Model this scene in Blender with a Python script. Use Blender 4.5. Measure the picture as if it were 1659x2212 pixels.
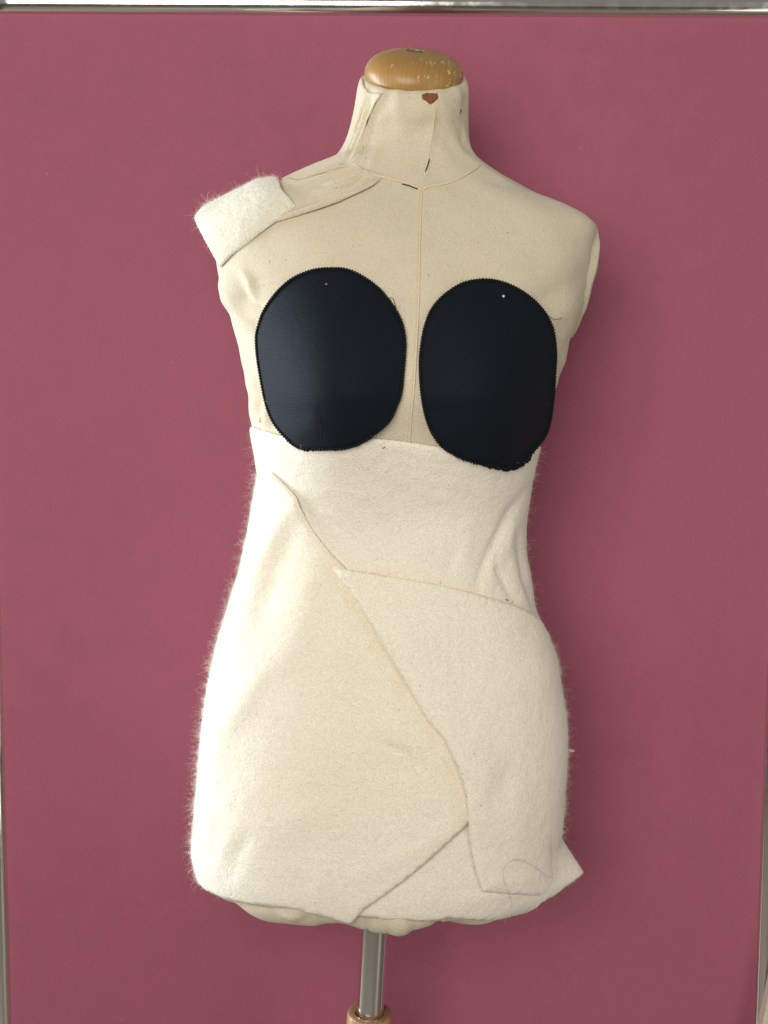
import bpy, math, random
import numpy as np
from mathutils import Vector, Matrix
from mathutils.geometry import delaunay_2d_cdt

random.seed(7)
RNG = np.random.default_rng(7)
for o in list(bpy.data.objects):
    bpy.data.objects.remove(o)
scene = bpy.context.scene
COL = scene.collection
R = math.radians

# ------------------------------------------------------------------ camera
# reference picture coordinates: 1659 x 2212 (the measuring grid used below)
W, H = 1659.0, 2212.0
F = 2300.0
PITCH, ROLL = R(5.0), 0.0055
DIST = 1.035
TARGET = np.array([0.0, 0.0, 1.10])
fw = np.array([0, math.cos(PITCH), -math.sin(PITCH)])
rt = np.array([1.0, 0, 0])
up = np.cross(rt, fw)
# roll the camera slightly
rt, up = (math.cos(ROLL) * rt + math.sin(ROLL) * up,
          -math.sin(ROLL) * rt + math.cos(ROLL) * up)
CAM = TARGET - fw * DIST
cam_data = bpy.data.cameras.new('camera')
cam_data.sensor_fit = 'HORIZONTAL'
cam_data.sensor_width = 36
cam_data.lens = 36 * F / W
cam_data.clip_start = 0.05
cam_data.clip_end = 50
cam = bpy.data.objects.new('camera', cam_data)
COL.objects.link(cam)
m = Matrix(((rt[0], up[0], -fw[0], CAM[0]), (rt[1], up[1], -fw[1], CAM[1]),
            (rt[2], up[2], -fw[2], CAM[2]), (0, 0, 0, 1)))
cam.matrix_world = m
scene.camera = cam

# ------------------------------------------------------------------ light
world = bpy.data.worlds.new('World')
scene.world = world
world.use_nodes = True
bg = world.node_tree.nodes['Background']
bg.inputs['Color'].default_value = (0.97, 0.93, 0.87, 1)
bg.inputs['Strength'].default_value = 0.23


def area(name, loc, aim, sx, sy, power, color):
    d = bpy.data.lights.new(name, 'AREA')
    d.shape = 'RECTANGLE'
    d.size, d.size_y = sx, sy
    d.energy = power
    d.color = color
    o = bpy.data.objects.new(name, d)
    COL.objects.link(o)
    o.location = loc
    o.rotation_euler = (Vector(aim) - Vector(loc)).to_track_quat('-Z', 'Y').to_euler()
    return o


area('window_light', (-1.60, 0.36, 1.28), (-0.1, 0.0, 1.12), 0.62, 1.6, 58, (0.82, 0.91, 1.0))
area('room_light', (-0.50, -1.70, 1.52), (0, 0, 1.22), 1.15, 1.10, 26.5, (1.0, 0.97, 0.92))
area('far_window_light', (1.05, -0.95, 1.12), (0, 0, 1.12), 0.50, 2.1, 5.0, (1.0, 0.97, 0.93))

vs = scene.view_settings
vs.view_transform = 'Standard'
vs.look = 'None'
vs.exposure = 0.0
vs.gamma = 1.0
vs.use_curve_mapping = False
scene.cycles.use_denoising = True
scene.cycles.max_bounces = 8


# ------------------------------------------------------------------ helpers
def project(P):
    P = np.asarray(P, float)
    d = P - CAM
    z = d @ fw
    return W / 2 + F * (d @ rt) / z, H / 2 - F * (d @ up) / z


def unproj(px, py, y):
    px, py, y = np.broadcast_arrays(np.asarray(px, float), np.asarray(py, float), np.asarray(y, float))
    d = fw + ((px - W / 2) / F)[..., None] * rt - ((py - H / 2) / F)[..., None] * up
    t = (y - CAM[1]) / d[..., 1]
    return CAM + t[..., None] * d


def smooth(x, a, b):
    t = np.clip((x - a) / (b - a), 0, 1)
    return t * t * (3 - 2 * t)


def spline(xs, ys, q):
    """monotone-ish cubic (catmull-rom) interpolation"""
    xs = np.asarray(xs, float); ys = np.asarray(ys, float); q = np.clip(np.asarray(q, float), xs[0], xs[-1])
    h = np.diff(xs); dl = np.diff(ys) / h
    mm = np.zeros(len(xs))
    for i in range(1, len(xs) - 1):
        if dl[i - 1] * dl[i] > 0:
            w1 = 2 * h[i] + h[i - 1]; w2 = h[i] + 2 * h[i - 1]
            mm[i] = (w1 + w2) / (w1 / dl[i - 1] + w2 / dl[i])
    mm[0] = dl[0]; mm[-1] = dl[-1]
    i = np.clip(np.searchsorted(xs, q) - 1, 0, len(xs) - 2)
    t = (q - xs[i]) / h[i]
    return ((2 * t**3 - 3 * t**2 + 1) * ys[i] + (t**3 - 2 * t**2 + t) * h[i] * mm[i]
            + (-2 * t**3 + 3 * t**2) * ys[i + 1] + (t**3 - t**2) * h[i] * mm[i + 1])


def mesh_obj(name, verts, faces, mat, parent=None, smooth_shade=True):
    me = bpy.data.meshes.new(name)
    me.from_pydata([tuple(map(float, v)) for v in verts], [], [tuple(map(int, f)) for f in faces])
    me.validate()
    if smooth_shade:
        me.polygons.foreach_set('use_smooth', [True] * len(me.polygons))
    me.materials.append(mat)
    me.update()
    o = bpy.data.objects.new(name, me)
    COL.objects.link(o)
    if parent is not None:
        o.parent = parent
    return o


def tag(o, label=None, cat=None, group=None, kind=None):
    if label: o['label'] = label
    if cat: o['category'] = cat
    if group: o['group'] = group
    if kind: o['kind'] = kind
    return o


def empty(name, loc=(0, 0, 0)):
    o = bpy.data.objects.new(name, None)
    COL.objects.link(o)
    o.location = loc
    o.empty_display_size = 0.05
    return o


def attach(o, root):
    """parent keeping world coordinates (mesh data is written in world space)"""
    o.parent = root
    o.matrix_parent_inverse = Matrix.Translation(root.location).inverted()
    return o


def tube(pts, rad, sides=8, closed=False, caps=True):
    pts = np.asarray(pts, float); n = len(pts)
    rad = np.broadcast_to(np.asarray(rad, float), (n,))
    if closed:
        T = np.roll(pts, -1, 0) - np.roll(pts, 1, 0)
    else:
        T = np.gradient(pts, axis=0)
    T /= np.linalg.norm(T, axis=1)[:, None] + 1e-12
    ref = np.array([0.13, 1.0, 0.21]); ref /= np.linalg.norm(ref)
    A = np.cross(T, ref); A /= np.linalg.norm(A, axis=1)[:, None] + 1e-9
    B = np.cross(T, A)
    a = np.linspace(0, 2 * np.pi, sides, endpoint=False)
    V = pts[:, None, :] + rad[:, None, None] * (np.cos(a)[None, :, None] * A[:, None] + np.sin(a)[None, :, None] * B[:, None])
    V = V.reshape(-1, 3)
    f = []
    m_ = n if closed else n - 1
    for i in range(m_):
        j = (i + 1) % n
        for k in range(sides):
            k2 = (k + 1) % sides
            f.append((i * sides + k, i * sides + k2, j * sides + k2, j * sides + k))
    if caps and not closed:
        f.append(tuple(range(sides))[::-1])
        f.append(tuple((n - 1) * sides + k for k in range(sides)))
    return V, f


def lathe(profile, seg=64):
    """profile: list of (r, h); axis +Z at origin"""
    V = []; f = []
    for r, h in profile:
        for k in range(seg):
            a = 2 * math.pi * k / seg
            V.append((r * math.cos(a), r * math.sin(a), h))
    for i in range(len(profile) - 1):
        for k in range(seg):
            k2 = (k + 1) % seg
            f.append((i * seg + k, i * seg + k2, (i + 1) * seg + k2, (i + 1) * seg + k))
    return np.array(V), f


def frame_xform(V, origin, zaxis, xhint=(1, 0, 0)):
    z = np.array(zaxis, float); z /= np.linalg.norm(z)
    x = np.array(xhint, float); x -= z * (x @ z); x /= np.linalg.norm(x)
    y = np.cross(z, x)
    return np.asarray(origin) + V[:, :1] * x + V[:, 1:2] * y + V[:, 2:3] * z


# ------------------------------------------------------------------ materials
def new_mat(name):
    mt = bpy.data.materials.new(name)
    mt.use_nodes = True
    nt = mt.node_tree
    return mt, nt, nt.nodes['Principled BSDF']


def N(nt, kind, **kw):
    n = nt.nodes.new(kind)
    for k, v in kw.items():
        if k in n.inputs: n.inputs[k].default_value = v
        else: setattr(n, k, v)
    return n


def noise(nt, vec, scale, detail=3, rough=0.55):
    n = N(nt, 'ShaderNodeTexNoise')
    n.inputs['Scale'].default_value = scale
    n.inputs['Detail'].default_value = detail
    n.inputs['Roughness'].default_value = rough
    nt.links.new(vec, n.inputs['Vector'])
    return n.outputs['Fac']


def ramp(nt, fac, stops):
    r = N(nt, 'ShaderNodeValToRGB')
    el = r.color_ramp.elements
    while len(el) < len(stops): el.new(0.5)
    for e, (p, c) in zip(el, stops):
        e.position = p
        e.color = (*c, 1) if len(c) == 3 else c
    nt.links.new(fac, r.inputs['Fac'])
    return r.outputs['Color']


def mix(nt, fac, a, b, mode='MIX'):
    n = N(nt, 'ShaderNodeMix', data_type='RGBA', blend_type=mode)
    for sock, val in ((n.inputs[0], fac), (n.inputs[6], a), (n.inputs[7], b)):
        if hasattr(val, 'node'): nt.links.new(val, sock)
        elif isinstance(val, (int, float)): sock.default_value = val
        else: sock.default_value = (*val, 1)
    return n.outputs[2]


def bump(nt, h, dist, strength=1.0, prev=None):
    b = N(nt, 'ShaderNodeBump')
    b.inputs['Distance'].default_value = dist
    b.inputs['Strength'].default_value = strength
    nt.links.new(h, b.inputs['Height'])
    if prev is not None: nt.links.new(prev, b.inputs['Normal'])
    return b.outputs['Normal']


def fabric(name, base, dark, fine, fine_d, coarse, coarse_d, rough=0.95, sheen=0.15, specks=None, yellow=None, bleed=False):
    mt, nt, p = new_mat(name)
    tc = N(nt, 'ShaderNodeTexCoord').outputs['Object']
    c = mix(nt, ramp(nt, noise(nt, tc, 9, 4), [(0.35, (0, 0, 0)), (0.7, (1, 1, 1))]), base, dark)
    if yellow:
        c = mix(nt, ramp(nt, noise(nt, tc, 5.5, 2), [(0.5, (0, 0, 0)), (0.72, (1, 1, 1))]), c, yellow)
    if bleed:
        at = N(nt, 'ShaderNodeAttribute', attribute_name='bleed_tint')
        c = mix(nt, at.outputs['Fac'], c, (0.80, 0.655, 0.40))  # painted warm bleed of light between the felt layers
    g = ramp(nt, noise(nt, tc, fine, 2, 0.7), [(0.25, (0.80, 0.80, 0.80)), (0.75, (1.08, 1.08, 1.08))])
    c = mix(nt, 1.0, c, g, 'MULTIPLY')
    if specks:
        s = ramp(nt, noise(nt, tc, specks[0], 1, 0.5), [(specks[1], (0, 0, 0)), (specks[1] + 0.035, (1, 1, 1))])
        c = mix(nt, s, c, specks[2])
    nt.links.new(c, p.inputs['Base Color'])
    p.inputs['Roughness'].default_value = rough
    p.inputs['Specular IOR Level'].default_value = 0.15
    p.inputs['Sheen Weight'].default_value = sheen
    p.inputs['Sheen Roughness'].default_value = 0.5
    n1 = bump(nt, noise(nt, tc, coarse, 3), coarse_d)
    n2 = bump(nt, noise(nt, tc, fine, 3, 0.65), fine_d, 1.0, n1)
    nt.links.new(n2, p.inputs['Normal'])
    return mt


M_JERSEY = fabric('jersey', (0.70, 0.61, 0.44), (0.65, 0.57, 0.42), 900, 0.0010, 38, 0.0018,
                  specks=(420, 0.748, (0.30, 0.25, 0.18)))
M_SEAM = fabric('seam_tape', (0.72, 0.63, 0.44), (0.66, 0.57, 0.39), 900, 0.0005, 60, 0.0006)
M_FELT_A = fabric('felt_ivory', (0.85, 0.78, 0.64), (0.81, 0.74, 0.60), 620, 0.0008, 60, 0.0018, bleed=True, sheen=0.25,
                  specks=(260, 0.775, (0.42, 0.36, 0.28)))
M_FELT_B = fabric('felt_warm', (0.85, 0.78, 0.635), (0.815, 0.745, 0.60), 620, 0.0008, 60, 0.0018, bleed=True, sheen=0.25,
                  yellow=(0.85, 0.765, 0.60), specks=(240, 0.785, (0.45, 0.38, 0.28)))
M_FELT_C = fabric('felt_pale', (0.86, 0.79, 0.64), (0.83, 0.76, 0.61), 620, 0.0008, 60, 0.0018, sheen=0.25,
                  specks=(230, 0.785, (0.45, 0.38, 0.30)))
M_FELT_D = fabric('felt_shoulder', (0.75, 0.705, 0.56), (0.71, 0.665, 0.52), 620, 0.0008, 60, 0.0018, sheen=0.25)

M_FIBRE, nt, p = new_mat('felt_fibre')
p.inputs['Base Color'].default_value = (0.84, 0.78, 0.68, 1)
p.inputs['Roughness'].default_value = 0.9
p.inputs['Specular IOR Level'].default_value = 0.1


def make_black():
    mt, nt, p = new_mat('ribbed_black_knit')
    tc = N(nt, 'ShaderNodeTexCoord').outputs['Object']
    mp = N(nt, 'ShaderNodeMapping')
    mp.inputs['Rotation'].default_value = (0, R(3), 0)
    nt.links.new(tc, mp.inputs['Vector'])
    wv = N(nt, 'ShaderNodeTexWave', wave_type='BANDS', bands_direction='Z', wave_profile='SIN')
    wv.inputs['Scale'].default_value = 330 / (2 * math.pi) * 3.1416
    wv.inputs['Distortion'].default_value = 0.6
    wv.inputs['Detail'].default_value = 2
    nt.links.new(mp.outputs['Vector'], wv.inputs['Vector'])
    c = mix(nt, wv.outputs['Fac'], (0.0050, 0.0080, 0.0115), (0.0068, 0.0102, 0.0145))
    lint = ramp(nt, noise(nt, tc, 900, 1), [(0.77, (0, 0, 0)), (0.80, (0.7, 0.7, 0.7))])
    c = mix(nt, lint, c, (0.10, 0.11, 0.12))
    nt.links.new(c, p.inputs['Base Color'])
    p.inputs['Roughness'].default_value = 0.62
    p.inputs['Specular IOR Level'].default_value = 0.09
    p.inputs['Sheen Weight'].default_value = 0.02
    p.inputs['Sheen Roughness'].default_value = 0.35
    p.inputs['Sheen Tint'].default_value = (0.8, 0.9, 1.0, 1)
    n1 = bump(nt, wv.outputs['Fac'], 0.0003, 0.4)
    n2 = bump(nt, noise(nt, tc, 1100, 2), 0.0005, 0.9, n1)
    nt.links.new(n2, p.inputs['Normal'])
    return mt


M_BLACK = make_black()
M_STITCH, nt, p = new_mat('black_overlock_thread')
p.inputs['Base Color'].default_value = (0.005, 0.0055, 0.007, 1)
p.inputs['Roughness'].default_value = 0.8
p.inputs['Specular IOR Level'].default_value = 0.2


def make_chrome(name, tint, rough):
    mt, nt, p = new_mat(name)
    tc = N(nt, 'ShaderNodeTexCoord').outputs['Object']
    p.inputs['Metallic'].default_value = 1
    p.inputs['Base Color'].default_value = (*tint, 1)
    r = ramp(nt, noise(nt, tc, 60, 5, 0.7), [(0.4, (rough,) * 3), (0.8, (rough * 2.6,) * 3)])
    nt.links.new(r, p.inputs['Roughness'])
    nt.links.new(bump(nt, noise(nt, tc, 25, 2), 0.0004, 0.4), p.inputs['Normal'])
    return mt


M_CHROME = make_chrome('polished_chrome', (0.80, 0.79, 0.77), 0.04)
M_RAIL = make_chrome('chromed_rail', (0.80, 0.78, 0.73), 0.10)


def make_wood(name, base, dark, scratches=False, coat=0.5):
    mt, nt, p = new_mat(name)
    tc = N(nt, 'ShaderNodeTexCoord').outputs['Object']
    mp = N(nt, 'ShaderNodeMapping')
    mp.inputs['Scale'].default_value = (1, 0.35, 0.5)
    mp.inputs['Rotation'].default_value = (0, R(20), R(38))
    nt.links.new(tc, mp.inputs['Vector'])
    wv = N(nt, 'ShaderNodeTexWave', wave_type='BANDS', bands_direction='X')
    wv.inputs['Scale'].default_value = 95
    wv.inputs['Distortion'].default_value = 3.2
    wv.inputs['Detail'].default_value = 3
    wv.inputs['Detail Scale'].default_value = 1.3
    nt.links.new(mp.outputs['Vector'], wv.inputs['Vector'])
    f = ramp(nt, wv.outputs['Fac'], [(0.2, (0, 0, 0)), (0.95, (0.38, 0.38, 0.38))])
    c = mix(nt, f, base, dark)
    c = mix(nt, ramp(nt, noise(nt, tc, 22, 3), [(0.35, (0, 0, 0)), (0.75, (0.5, 0.5, 0.5))]), c, tuple(0.72 * q for q in dark))
    if scratches:
        mp2 = N(nt, 'ShaderNodeMapping')
        mp2.inputs['Rotation'].default_value = (0, 0, R(35))
        mp2.inputs['Scale'].default_value = (1, 0.45, 0.6)
        nt.links.new(tc, mp2.inputs['Vector'])
        s = ramp(nt, noise(nt, mp2.outputs['Vector'], 330, 2), [(0.615, (0, 0, 0)), (0.645, (0.8, 0.8, 0.8))])
        zone = ramp(nt, noise(nt, tc, 36, 1), [(0.52, (0, 0, 0)), (0.60, (1, 1, 1))])
        c = mix(nt, mix(nt, 1.0, s, zone, 'MULTIPLY'), c, (0.62, 0.46, 0.26))
    nt.links.new(c, p.inputs['Base Color'])
    p.inputs['Roughness'].default_value = 0.42
    p.inputs['Coat Weight'].default_value = coat
    p.inputs['Coat Roughness'].default_value = 0.22
    nt.links.new(bump(nt, wv.outputs['Fac'], 0.0002, 0.3), p.inputs['Normal'])
    return mt


M_CAP = make_wood('varnished_beech', (0.385, 0.215, 0.060), (0.315, 0.162, 0.042), True, 0.12)
M_POST = make_wood('oiled_beech', (0.44, 0.22, 0.075), (0.30, 0.14, 0.05), False, 0.2)
M_ENDGRAIN = make_wood('beech_end_grain', (0.27, 0.165, 0.085), (0.17, 0.10, 0.05), False, 0.05)

M_BOARD, nt, p = new_mat('burgundy_panel')
tc = N(nt, 'ShaderNodeTexCoord').outputs['Object']
c = mix(nt, ramp(nt, noise(nt, tc, 3.0, 4), [(0.3, (0, 0, 0)), (0.7, (1, 1, 1))]), (0.345, 0.098, 0.148), (0.328, 0.091, 0.135))
c = mix(nt, 1.0, c, ramp(nt, noise(nt, tc, 420, 2), [(0.3, (0.955,) * 3), (0.7, (1.035,) * 3)]), 'MULTIPLY')
c = mix(nt, 1.0, c, ramp(nt, noise(nt, tc, 24, 5, 0.7), [(0.3, (0.95, 0.95, 0.97)), (0.7, (1.04, 1.04, 1.02))]), 'MULTIPLY')
c = mix(nt, ramp(nt, noise(nt, tc, 110, 1), [(0.79, (0, 0, 0)), (0.81, (0.5, 0.5, 0.5))]), c, (0.50, 0.24, 0.28))
nt.links.new(c, p.inputs['Base Color'])
p.inputs['Roughness'].default_value = 0.75
p.inputs['Specular IOR Level'].default_value = 0.25
nt.links.new(bump(nt, noise(nt, tc, 900, 2), 0.0002, 0.5), p.inputs['Normal'])

M_FLOOR = make_wood('floor_wood', (0.22, 0.19, 0.155), (0.16, 0.13, 0.10), False, 0.4)


def plain(name, col, rough=0.6, spec=0.3, coat=0.0):
    mt, nt, p = new_mat(name)
    tc = N(nt, 'ShaderNodeTexCoord').outputs['Object']
    g = ramp(nt, noise(nt, tc, 150, 3), [(0.3, (0.85,) * 3), (0.7, (1.1,) * 3)])
    nt.links.new(mix(nt, 1.0, col, g, 'MULTIPLY'), p.inputs['Base Color'])
    p.inputs['Roughness'].default_value = rough
    p.inputs['Specular IOR Level'].default_value = spec
    p.inputs['Coat Weight'].default_value = coat
    return mt


M_BROWN = fabric('brown_shell', (0.26, 0.095, 0.032), (0.085, 0.030, 0.014), 700, 0.0008, 160, 0.002, rough=0.55, sheen=0.0)
M_DARK = plain('dark_gap', (0.075, 0.05, 0.032), 0.9, 0.1)
M_LINT = plain('grey_lint', (0.10, 0.09, 0.075), 0.9, 0.1)
M_PIN_RED = plain('red_pin_head', (0.20, 0.012, 0.010), 0.35, 0.5, 0.4)
M_PIN_WHITE = plain('pale_pin_head', (0.70, 0.50, 0.44), 0.3, 0.5, 0.6)  # pale colour stands for the reflection on the right pad's pin head
M_PIN_AMBER = plain('amber_pin_head', (0.66, 0.40, 0.13), 0.3, 0.5, 0.5)
M_PIN_STEEL = make_chrome('pin_steel', (0.6, 0.6, 0.6), 0.15)
M_HAIR = plain('loose_hair', (0.46, 0.36, 0.26), 0.6, 0.3)
M_CREAM = plain('cream_card', (0.62, 0.54, 0.43), 0.8, 0.2)

# ------------------------------------------------------------------ the form's body surface
LEFT = [(175, 790), (186, 788), (192, 782), (200, 779), (250, 769), (300, 755), (330, 741), (352, 722), (362, 698), (375, 663), (388, 633), (402, 603),
        (425, 552), (445, 512), (462, 480), (480, 460), (500, 455), (540, 463), (575, 472), (608, 475), (649, 480), (692, 500),
        (714, 506), (755, 518), (821, 532), (874, 543), (913, 547), (945, 553), (1000, 563), (1040, 568), (1090, 565), (1150, 558),
        (1210, 545), (1270, 527), (1330, 507), (1390, 488), (1450, 475), (1510, 465), (1580, 457), (1650, 450), (1710, 444),
        (1770, 440), (1820, 439), (1850, 444), (1880, 455), (1900, 480), (1914, 520), (1922, 600)]
RIGHT = [(175, 997), (186, 999), (192, 1004), (200, 1008), (250, 1009), (300, 1012), (330, 1020), (352, 1036), (362, 1050), (375, 1070), (388, 1091), (402, 1117),
         (425, 1160), (445, 1214), (462, 1250), (478, 1274), (494, 1287), (510, 1286), (540, 1277), (586, 1267), (625, 1258), (665, 1251), (700, 1243),
         (722, 1234), (755, 1224), (783, 1216), (808, 1204), (831, 1196), (874, 1184), (913, 1172), (960, 1156), (1000, 1146), (1040, 1140),
         (1090, 1132), (1130, 1127), (1180, 1126), (1240, 1136), (1300, 1147), (1345, 1160), (1390, 1176), (1430, 1188), (1480, 1194),
         (1530, 1202), (1570, 1205), (1620, 1205), (1690, 1201), (1750, 1197), (1800, 1190), (1850, 1183), (1880, 1172), (1900, 1148), (1914, 1110), (1922, 1040)]
DF = [(175, .0455), (186, .0458), (192, .048), (300, .054), (352, .058), (402, .066), (480, .084), (560, .098), (650, .106), (750, .112), (850, .112), (930, .103), (1040, .094),
      (1130, .088), (1250, .094), (1400, .105), (1550, .113), (1700, .116), (1820, .114), (1880, .108), (1914, .092), (1922, .07)]
DB = [(175, .052), (186, .052), (192, .054), (300, .060), (352, .063), (402, .066), (480, .074), (560, .080), (700, .086), (850, .082), (1000, .070), (1130, .064),
      (1300, .088), (1500, .112), (1650, .116), (1820, .108), (1880, .10), (1914, .085), (1922, .06)]
CY = [(175, -.026), (250, -.016), (352, -.004), (480, 0.0), (2000, 0.0)]
NN = [(175, 2.0), (352, 2.05), (480, 2.25), (600, 2.35), (850, 2.3), (1130, 2.2), (1500, 2.35), (1922, 2.3)]
V0, V1 = 186.0, 1922.0
vt = np.linspace(V0, V1, 1400)
tl = spline(*zip(*LEFT), vt); tr = spline(*zip(*RIGHT), vt)


def soften(a):
    # finer at the shoulders, broader lower down
    out = []
    for n in (6, 10):
        k = np.exp(-np.linspace(-2, 2, 2 * n + 1)**2); k /= k.sum()
        out.append(np.convolve(np.concatenate([np.full(n, a[0]), a, np.full(n, a[-1])]), k, 'valid'))
    w = smooth(vt, 560, 700)
    return out[0] * (1 - w) + out[1] * w


tl = soften(tl); tr = soften(tr)
pl = unproj(tl, vt, 0.0); pr = unproj(tr, vt, 0.0)
T_CX = (pl[:, 0] + pr[:, 0]) / 2; T_HW = (pr[:, 0] - pl[:, 0]) / 2
T_Z = unproj(np.full_like(vt, 850.0), vt, 0.0)[:, 2]
T_DF = soften(spline(*zip(*DF), vt)); T_DB = soften(spline(*zip(*DB), vt)) * .86
T_CY = spline(*zip(*CY), vt); T_N = spline(*zip(*NN), vt)
NECK_TILT = R(30)
T_TILT = math.tan(NECK_TILT) * (1 - smooth(vt, 185, 345))


def tab(t, v): return np.interp(v, vt, t)


# bust: two soft bumps (x, z from the picture at a front depth)
BUST = []
for bx, by, amp, sx, sz in ((722, 868, .031, .062, .070), (1045, 884, .031, .060, .070),
                            (722, 760, .010, .070, .085), (1045, 780, .010, .070, .085)):
    q = unproj(bx, by, -0.13)
    BUST.append((q[0], q[2], amp, sx, sz))


def bust(x, z):
    b = np.zeros_like(x)
    for bx, bz, a, sx, sz in BUST:
        b += a * np.exp(-((x - bx) / sx)**2 - ((z - bz) / sz)**2)
    return b


def P0(th, v):
    th = np.asarray(th, float); v = np.asarray(v, float)
    cx, hw, z, df, db, cy, n, tilt = (tab(t, v) for t in (T_CX, T_HW, T_Z, T_DF, T_DB, T_CY, T_N, T_TILT))
    s, c = np.sin(th), np.cos(th)
    rho = (np.abs(s)**n + np.abs(c)**n + 1e-12)**(-1 / n)
    d = np.where(c > 0, df, db)
    x = cx + hw * rho * s
    yy = -d * rho * c
    y = cy + yy - bust(x, z) * smooth(c, 0.0, 0.5)
    z = z + tilt * yy
    return np.stack([x, y, z], -1)


def normal0(th, v):
    e, g = 0.004, 1.5
    a = P0(th + e, v) - P0(th - e, v)
    b = P0(th, np.minimum(v + g, V1)) - P0(th, np.maximum(v - g, V0))
    n = np.cross(b, a)
    n /= np.linalg.norm(n, axis=-1)[..., None] + 1e-12
    # outward
    out = np.stack([np.sin(th), -np.cos(th), np.zeros_like(th)], -1)
    sg = np.sign((n * out).sum(-1))[..., None]
    return n * np.where(sg == 0, 1, sg)


def S(th, v, off):
    return P0(th, v) + normal0(th, v) * np.asarray(off)[..., None]


def locate(px, py):
    """surface parameters (theta, v) of the front point seen at a picture position"""
    px = np.asarray(px, float); py = np.asarray(py, float)
    v = np.clip(py * 1.0, V0 + 2, V1 - 2)
    th = np.arcsin(np.clip((px - np.interp(v, vt, (tl + tr) / 2)) / np.interp(v, vt, (tr - tl) / 2), -.97, .97))
    for _ in range(40):
        a, b = project(P0(th, v))
        ex, ey = px - a, py - b
        a1, b1 = project(P0(th + .01, v)); a2, b2 = project(P0(th, v + 1.0))
        j11, j21 = (a1 - a) / .01, (b1 - b) / .01
        j12, j22 = (a2 - a), (b2 - b)
        det = j11 * j22 - j12 * j21
        det = np.where(np.abs(det) < 20, 20 * np.sign(det + 1e-9), det)
        dth = (ex * j22 - ey * j12) / det
        dv = (j11 * ey - j21 * ex) / det
        th = np.clip(th + np.clip(dth, -.15, .15) * .8, -1.56, 1.56)
        v = np.clip(v + np.clip(dv, -60, 60) * .8, V0, V1)
    return th, v


def front_depth(x, z):
    """y of the front of the body, continued past its flanks"""
    v = np.interp(-z, -T_Z, vt)
    cx, hw, df, cy, n = (tab(t, v) for t in (T_CX, T_HW, T_DF, T_CY, T_N))
    s = (x - cx) / hw
    lim = 0.80
    sc = np.clip(np.abs(s), 0, lim)
    g = (1 - sc**n)**(1 / n)
    slope = -(lim**(n - 1)) * (1 - lim**n)**(1 / n - 1)
    g = g + slope * np.clip(np.abs(s) - lim, 0, None)
    return cy - df * g - bust(x, z)


def locate_depth(px, py, off=0.0):
    y = np.full(np.shape(px), -0.11)
    for _ in range(40):
        q = unproj(px, py, y)
        y = 0.5 * y + 0.5 * (front_depth(q[..., 0], q[..., 2]) - off)
    return unproj(px, py, y)


def ridge_field(px, py, ridges):
    """sum of soft folds given as (polyline, amplitude m, half width px)"""
    out = np.zeros_like(px)
    for pts, amp, wd in ridges:
        pts = np.asarray(pts, float)
        L = np.r_[0, np.cumsum(np.linalg.norm(np.diff(pts, axis=0), axis=1))]
        best = np.full_like(px, 1e9); prm = np.zeros_like(px)
        for i in range(len(pts) - 1):
            a, b = pts[i], pts[i + 1]
            ab = b - a
            t = np.clip(((px - a[0]) * ab[0] + (py - a[1]) * ab[1]) / (ab @ ab), 0, 1)
            d = np.hypot(px - a[0] - t * ab[0], py - a[1] - t * ab[1])
            k = d < best
            best = np.where(k, d, best)
            prm = np.where(k, (L[i] + t * (L[i + 1] - L[i])) / L[-1], prm)
        env = np.sin(np.pi * np.clip(prm * .9 + .05, 0, 1))**0.7
        out += amp * env * np.exp(-(best / wd)**2)
    return out


# ------------------------------------------------------------------ board, floor
BY = 0.128
FLOOR_Z = 0.0
q_tl = unproj(0, 1293 * .864, BY); q_tr = unproj(1659, 1568 * .864, BY)
q_top = unproj(830, 36.5, BY)
XL, XR, ZT = q_tl[0] - .0012, q_tr[0] + .0004, q_top[2]


def box(x0, x1, y0, y1, z0, z1):
    V = [(x, y, z) for z in (z0, z1) for y in (y0, y1) for x in (x0, x1)]
    return np.array(V), [(0, 2, 3, 1), (4, 5, 7, 6), (0, 1, 5, 4), (2, 6, 7, 3), (0, 4, 6, 2), (1, 3, 7, 5)]


v_, f_ = box(-3.5, 3.5, -4.5, 2.0, -0.03, FLOOR_Z)
tag(mesh_obj('floor', v_, f_, M_FLOOR, None, False), kind='structure')

board = empty('display_board', (0, BY, 0))
tag(board, 'large burgundy display board with chrome tube frame standing behind the dress form', 'board')
v_, f_ = box(XL - .010, XR + .010, BY, BY + .018, 0.22, ZT + .008)
attach(mesh_obj('panel', v_, f_, M_BOARD, None, False), board)
RR = 0.0125
for x, nm in ((XL - RR, 'post'), (XR + RR, 'post')):
    z = np.linspace(0, ZT + 2.3 * RR, 30)
    v_, f_ = tube(np.stack([np.full_like(z, x), np.full_like(z, BY + .004), z], -1), RR, 32)
    attach(mesh_obj('post', v_, f_, M_RAIL), board)
xx = np.linspace(XL - .002, XR + .002, 30)
v_, f_ = tube(np.stack([xx, np.full_like(xx, BY + .003), np.full_like(xx, ZT + RR * 1.02)], -1), RR, 32)
attach(mesh_obj('top_rail', v_, f_, M_RAIL), board)

# ------------------------------------------------------------------ the dress form
base_xy = unproj(790, 2212, 0.0)
form = empty('dress_form', (base_xy[0] - .03, 0, 0))
tag(form, 'old dress form in stained cream jersey with wooden neck cap on a chrome pole', 'dress form')

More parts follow.
